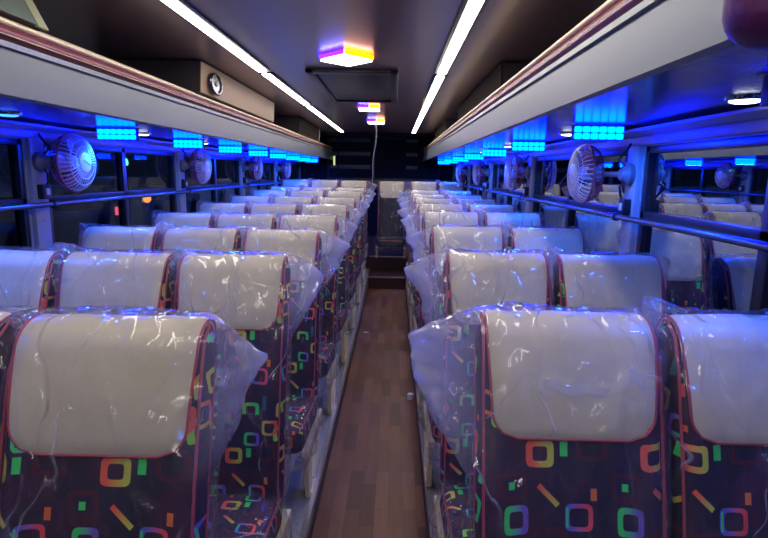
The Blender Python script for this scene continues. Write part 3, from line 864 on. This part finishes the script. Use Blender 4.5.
SHADEFAB = mat('shaded_seat_fabric', (.012, .008, .02), .8)  # shade on the centre seat put into its fabric colour, pattern left out
BACK = [m_backrest(u) for u in (-.208, .112, -.02, .06)]
BPIP = m_backpiping()
PADS = [m_headpad(i+1) for i in range(4)]
CUSH = [m_cushion(u) for u in (0, .08)]
LEG = m_leg(.238); LEGS_ = m_leg(.145)
EL = {  # film meshes per position: small corner tips between neighbours, a big flap on the aisle side
 'aisle_left': lambda s, k, f_: m_backfilm(s, (.020, 1.06, .10, .02), (.075+.02*k, 1.015, .20, .0), f_),
 'mid_left':   lambda s, k, f_: m_backfilm(s, (.034, 1.06, .10, .05), (.016, 1.06, .10, .02), f_),
 'win_left':   lambda s, k, f_: m_backfilm(s, (.020, 1.06, .10, .03), (.030, 1.06, .12, .045), f_),
 'aisle_right': lambda s, k, f_: m_backfilm(s, (.135-.02*k, 1.035, .27, -.012), (.018, 1.06, .09, .02), f_),
 'win_right':  lambda s, k, f_: m_backfilm(s, (.032, 1.06, .10, .05), (.016, 1.06, .10, .01), f_),
 'centre':     lambda s, k, f_: m_backfilm(s, (.02, 1.05, .10, .01), (.02, 1.05, .10, .01), f_),
}
cache = {}
def films(pos, row):
    v = row if row < 3 else 3+(row % 2)
    key = (pos, v)
    if key not in cache:
        sd = sum(map(ord, pos)) % 17+v*2.7
        cache[key] = (EL[pos](sd, v % 3 if v else 0, row == 0), m_cushfilm(sd, -1 if 'right' in pos else 1))
    return cache[key]
RN = ['front', 'second', 'third', 'fourth', 'fifth', 'sixth', 'seventh', 'eighth', 'rearmost']
def seat(x, y, z, pos, row, label, sx=1.0, short=False):
    t = empty('bus_seat', (x, y, z)); t.scale = (sx, 1, 1)
    i = R.randrange(4)
    if row == 0: i = {'aisle_left': 0, 'aisle_right': 1, 'win_right': 2, 'mid_left': 3}.get(pos, 0)
    br = link('backrest', BACK[i], None, t); link('piping', BPIP, None, br)
    pd, pp = PADS[(i+row) % 4]
    hp = link('head_pad', pd, None, t); link('piping', pp, None, hp)
    cu, cp = CUSH[i % 2]
    c = link('seat_cushion', cu, None, t); link('piping', cp, None, c)
    for s in (-1, 1):
        l = link('leg', LEGS_ if short else LEG, None, t); l.location = (s*.186, 0, 0)
    a, b = films(pos, row)
    link('plastic_cover', a, None, t)
    link('cushion_plastic_cover', b, None, t)
    tag(t, label, 'seat', 'plastic-wrapped patterned bus seats')
    return t
YLs = [.98+.775*i for i in range(8)]; YRs = [1.08+.76*i for i in range(8)]
for r, y in enumerate(YLs):
    for x, pos, w_ in ((-.528, 'aisle_left', 'aisle'), (-.914, 'mid_left', 'middle'), (-1.30, 'win_left', 'window')):
        seat(x+(.008 if r == 0 else 0), y, PH+dzL(y), pos, r, 'plastic-wrapped %s seat of the left side\'s %s row, cream head pad' % (w_, RN[r]), 1.0)
for r, y in enumerate(YRs):
    for x, pos, w_ in ((.355, 'aisle_right', 'aisle'), (.737, 'win_right', 'window')):
        seat(x, y, PH+dzR(y), pos, r, 'plastic-wrapped %s seat of the right side\'s %s row, cream head pad' % (w_, RN[r]), .98)
zr = H-1.11
for x, pos, w_, dz, sx in ((-1.36, 'win_left', 'left window', 0, 1.03), (-.96, 'mid_left', 'left middle', 0, 1.03), (-.56, 'aisle_left', 'left inner', 0, 1.03), (-.04, 'centre', 'centre', .0, .98), (.40, 'aisle_right', 'right inner', .0, 1), (.77, 'win_right', 'right window', .0, .93)):
    lab = 'plastic-wrapped %s seat of the rear bench row, against the back wall' % w_
    if pos == 'centre': lab = 'plastic-wrapped centre seat at the far end of the aisle, above the steps'
    # whole shell stands lower on the box: shorter legs
    t = seat(x, 7.42, H-1.206, pos, 3, lab, sx, True)
    for c in t.children:
        if c.name.startswith('leg'): c.location.z = zr-(H-1.206)
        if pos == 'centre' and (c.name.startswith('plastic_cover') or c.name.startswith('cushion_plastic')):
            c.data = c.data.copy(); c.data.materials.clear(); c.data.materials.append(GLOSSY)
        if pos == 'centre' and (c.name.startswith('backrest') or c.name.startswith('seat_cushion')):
            c.data = c.data.copy(); c.data.materials.clear(); c.data.materials.append(SHADEFAB)

# ------------------------------------------------------------------ litter
m = MB(); m.lathe([(0, .017), (.0, .019), (.036, .019), (.038, .016)], 24, axis='z'); o = m.build('plastic_cap', WHITEP); o.location = (.128, 3.26, 0)
tag(o, 'small white plastic cap on the wooden aisle floor', 'cap')
m = MB(); m.add([(-.022,-.008,.001),(.02,-.010,.003),(.024,.008,.001),(-.018,.009,.004),(-.022,-.008,.0),(.02,-.010,.002),(.024,.008,.0),(-.018,.009,.003)], [(0,1,2,3),(7,6,5,4),(0,1,5,4),(1,2,6,5),(2,3,7,6),(3,0,4,7)])
o = m.build('paper_scrap', WHITEP); o.location = (-.236, 4.70, 0); tag(o, 'tiny white paper scrap lying far along the aisle', 'paper scrap')
m = MB(); vs, fs = rbox(.12, .05, .03, .012, .012); m.add([(v.x, v.y, v.z+.016+.006*noise.noise(v*40)) for v in vs], fs); o = m.build('crumpled_wrapper', FILM2); o.location = (.06, 6.38, 0)
tag(o, 'crumpled clear wrapper on the floor below the rear steps', 'wrapper')

# ------------------------------------------------------------------ the night outside
m = MB(); m.box(-40, 40, -30, 40, -1.0, -.9); m.build('ground', ASPH, kind='structure')
def lamp(x, y, z, mt, lab, r=.12):
    t = empty('street_lamp', (x, y, -.9))
    m = MB(); m.tube([(0, 0, 0), (0, 0, z+.9)], .05, 8); m.build('pole', BLACK, t)
    m = MB(); m.lathe([(z+.9-.1, .02), (z+.9, r), (z+1.0, r), (z+1.08, .03)], 16, axis='z'); m.build('lamp_head', mt, t)
    tag(t, lab, 'street lamp')
def dirp(px, py, dist):
    v = Vector((px-384, 269-py, f)); wv = Vector((rt.dot(v), 0, 0))
    wx = Vector((rt.x, rt.y, rt.z)).dot(v) if False else (Rm @ Vector((v.x, v.y, -v.z)))
    return wx*(dist/wx.y)
for px, py, dd, mt, lab, r in ((147, 200, 14, emitter('lamp_orange', (1, .22, .03), 4), 'orange street lamp seen through the left windows', .10),
                            (126, 164, 18, emitter('lamp_green', (.1, 1, .5), 6), 'green lamp outside the left windows', .07),
                            (117, 215, 12, emitter('lamp_red', (1, .05, .1), 3), 'small red lamp low outside the left windows', .03)):
    p = dirp(px, py, dd); lamp(p.x, p.y, H+p.z, mt, lab, r)

# ------------------------------------------------------------------ world, view
w = bpy.data.worlds.new('night'); sc.world = w; w.use_nodes = True
w.node_tree.nodes['Background'].inputs[0].default_value = (.02, .035, .08, 1)
w.node_tree.nodes['Background'].inputs[1].default_value = .25
vs_ = sc.view_settings
sc.display_settings.display_device = 'sRGB'
vs_.view_transform = 'Standard'; vs_.look = 'None'; vs_.gamma = 1; vs_.use_curve_mapping = False; vs_.exposure = 0.4
try:
    sc.cycles.transparent_max_bounces = 24; sc.cycles.max_bounces = 10
except Exception: pass
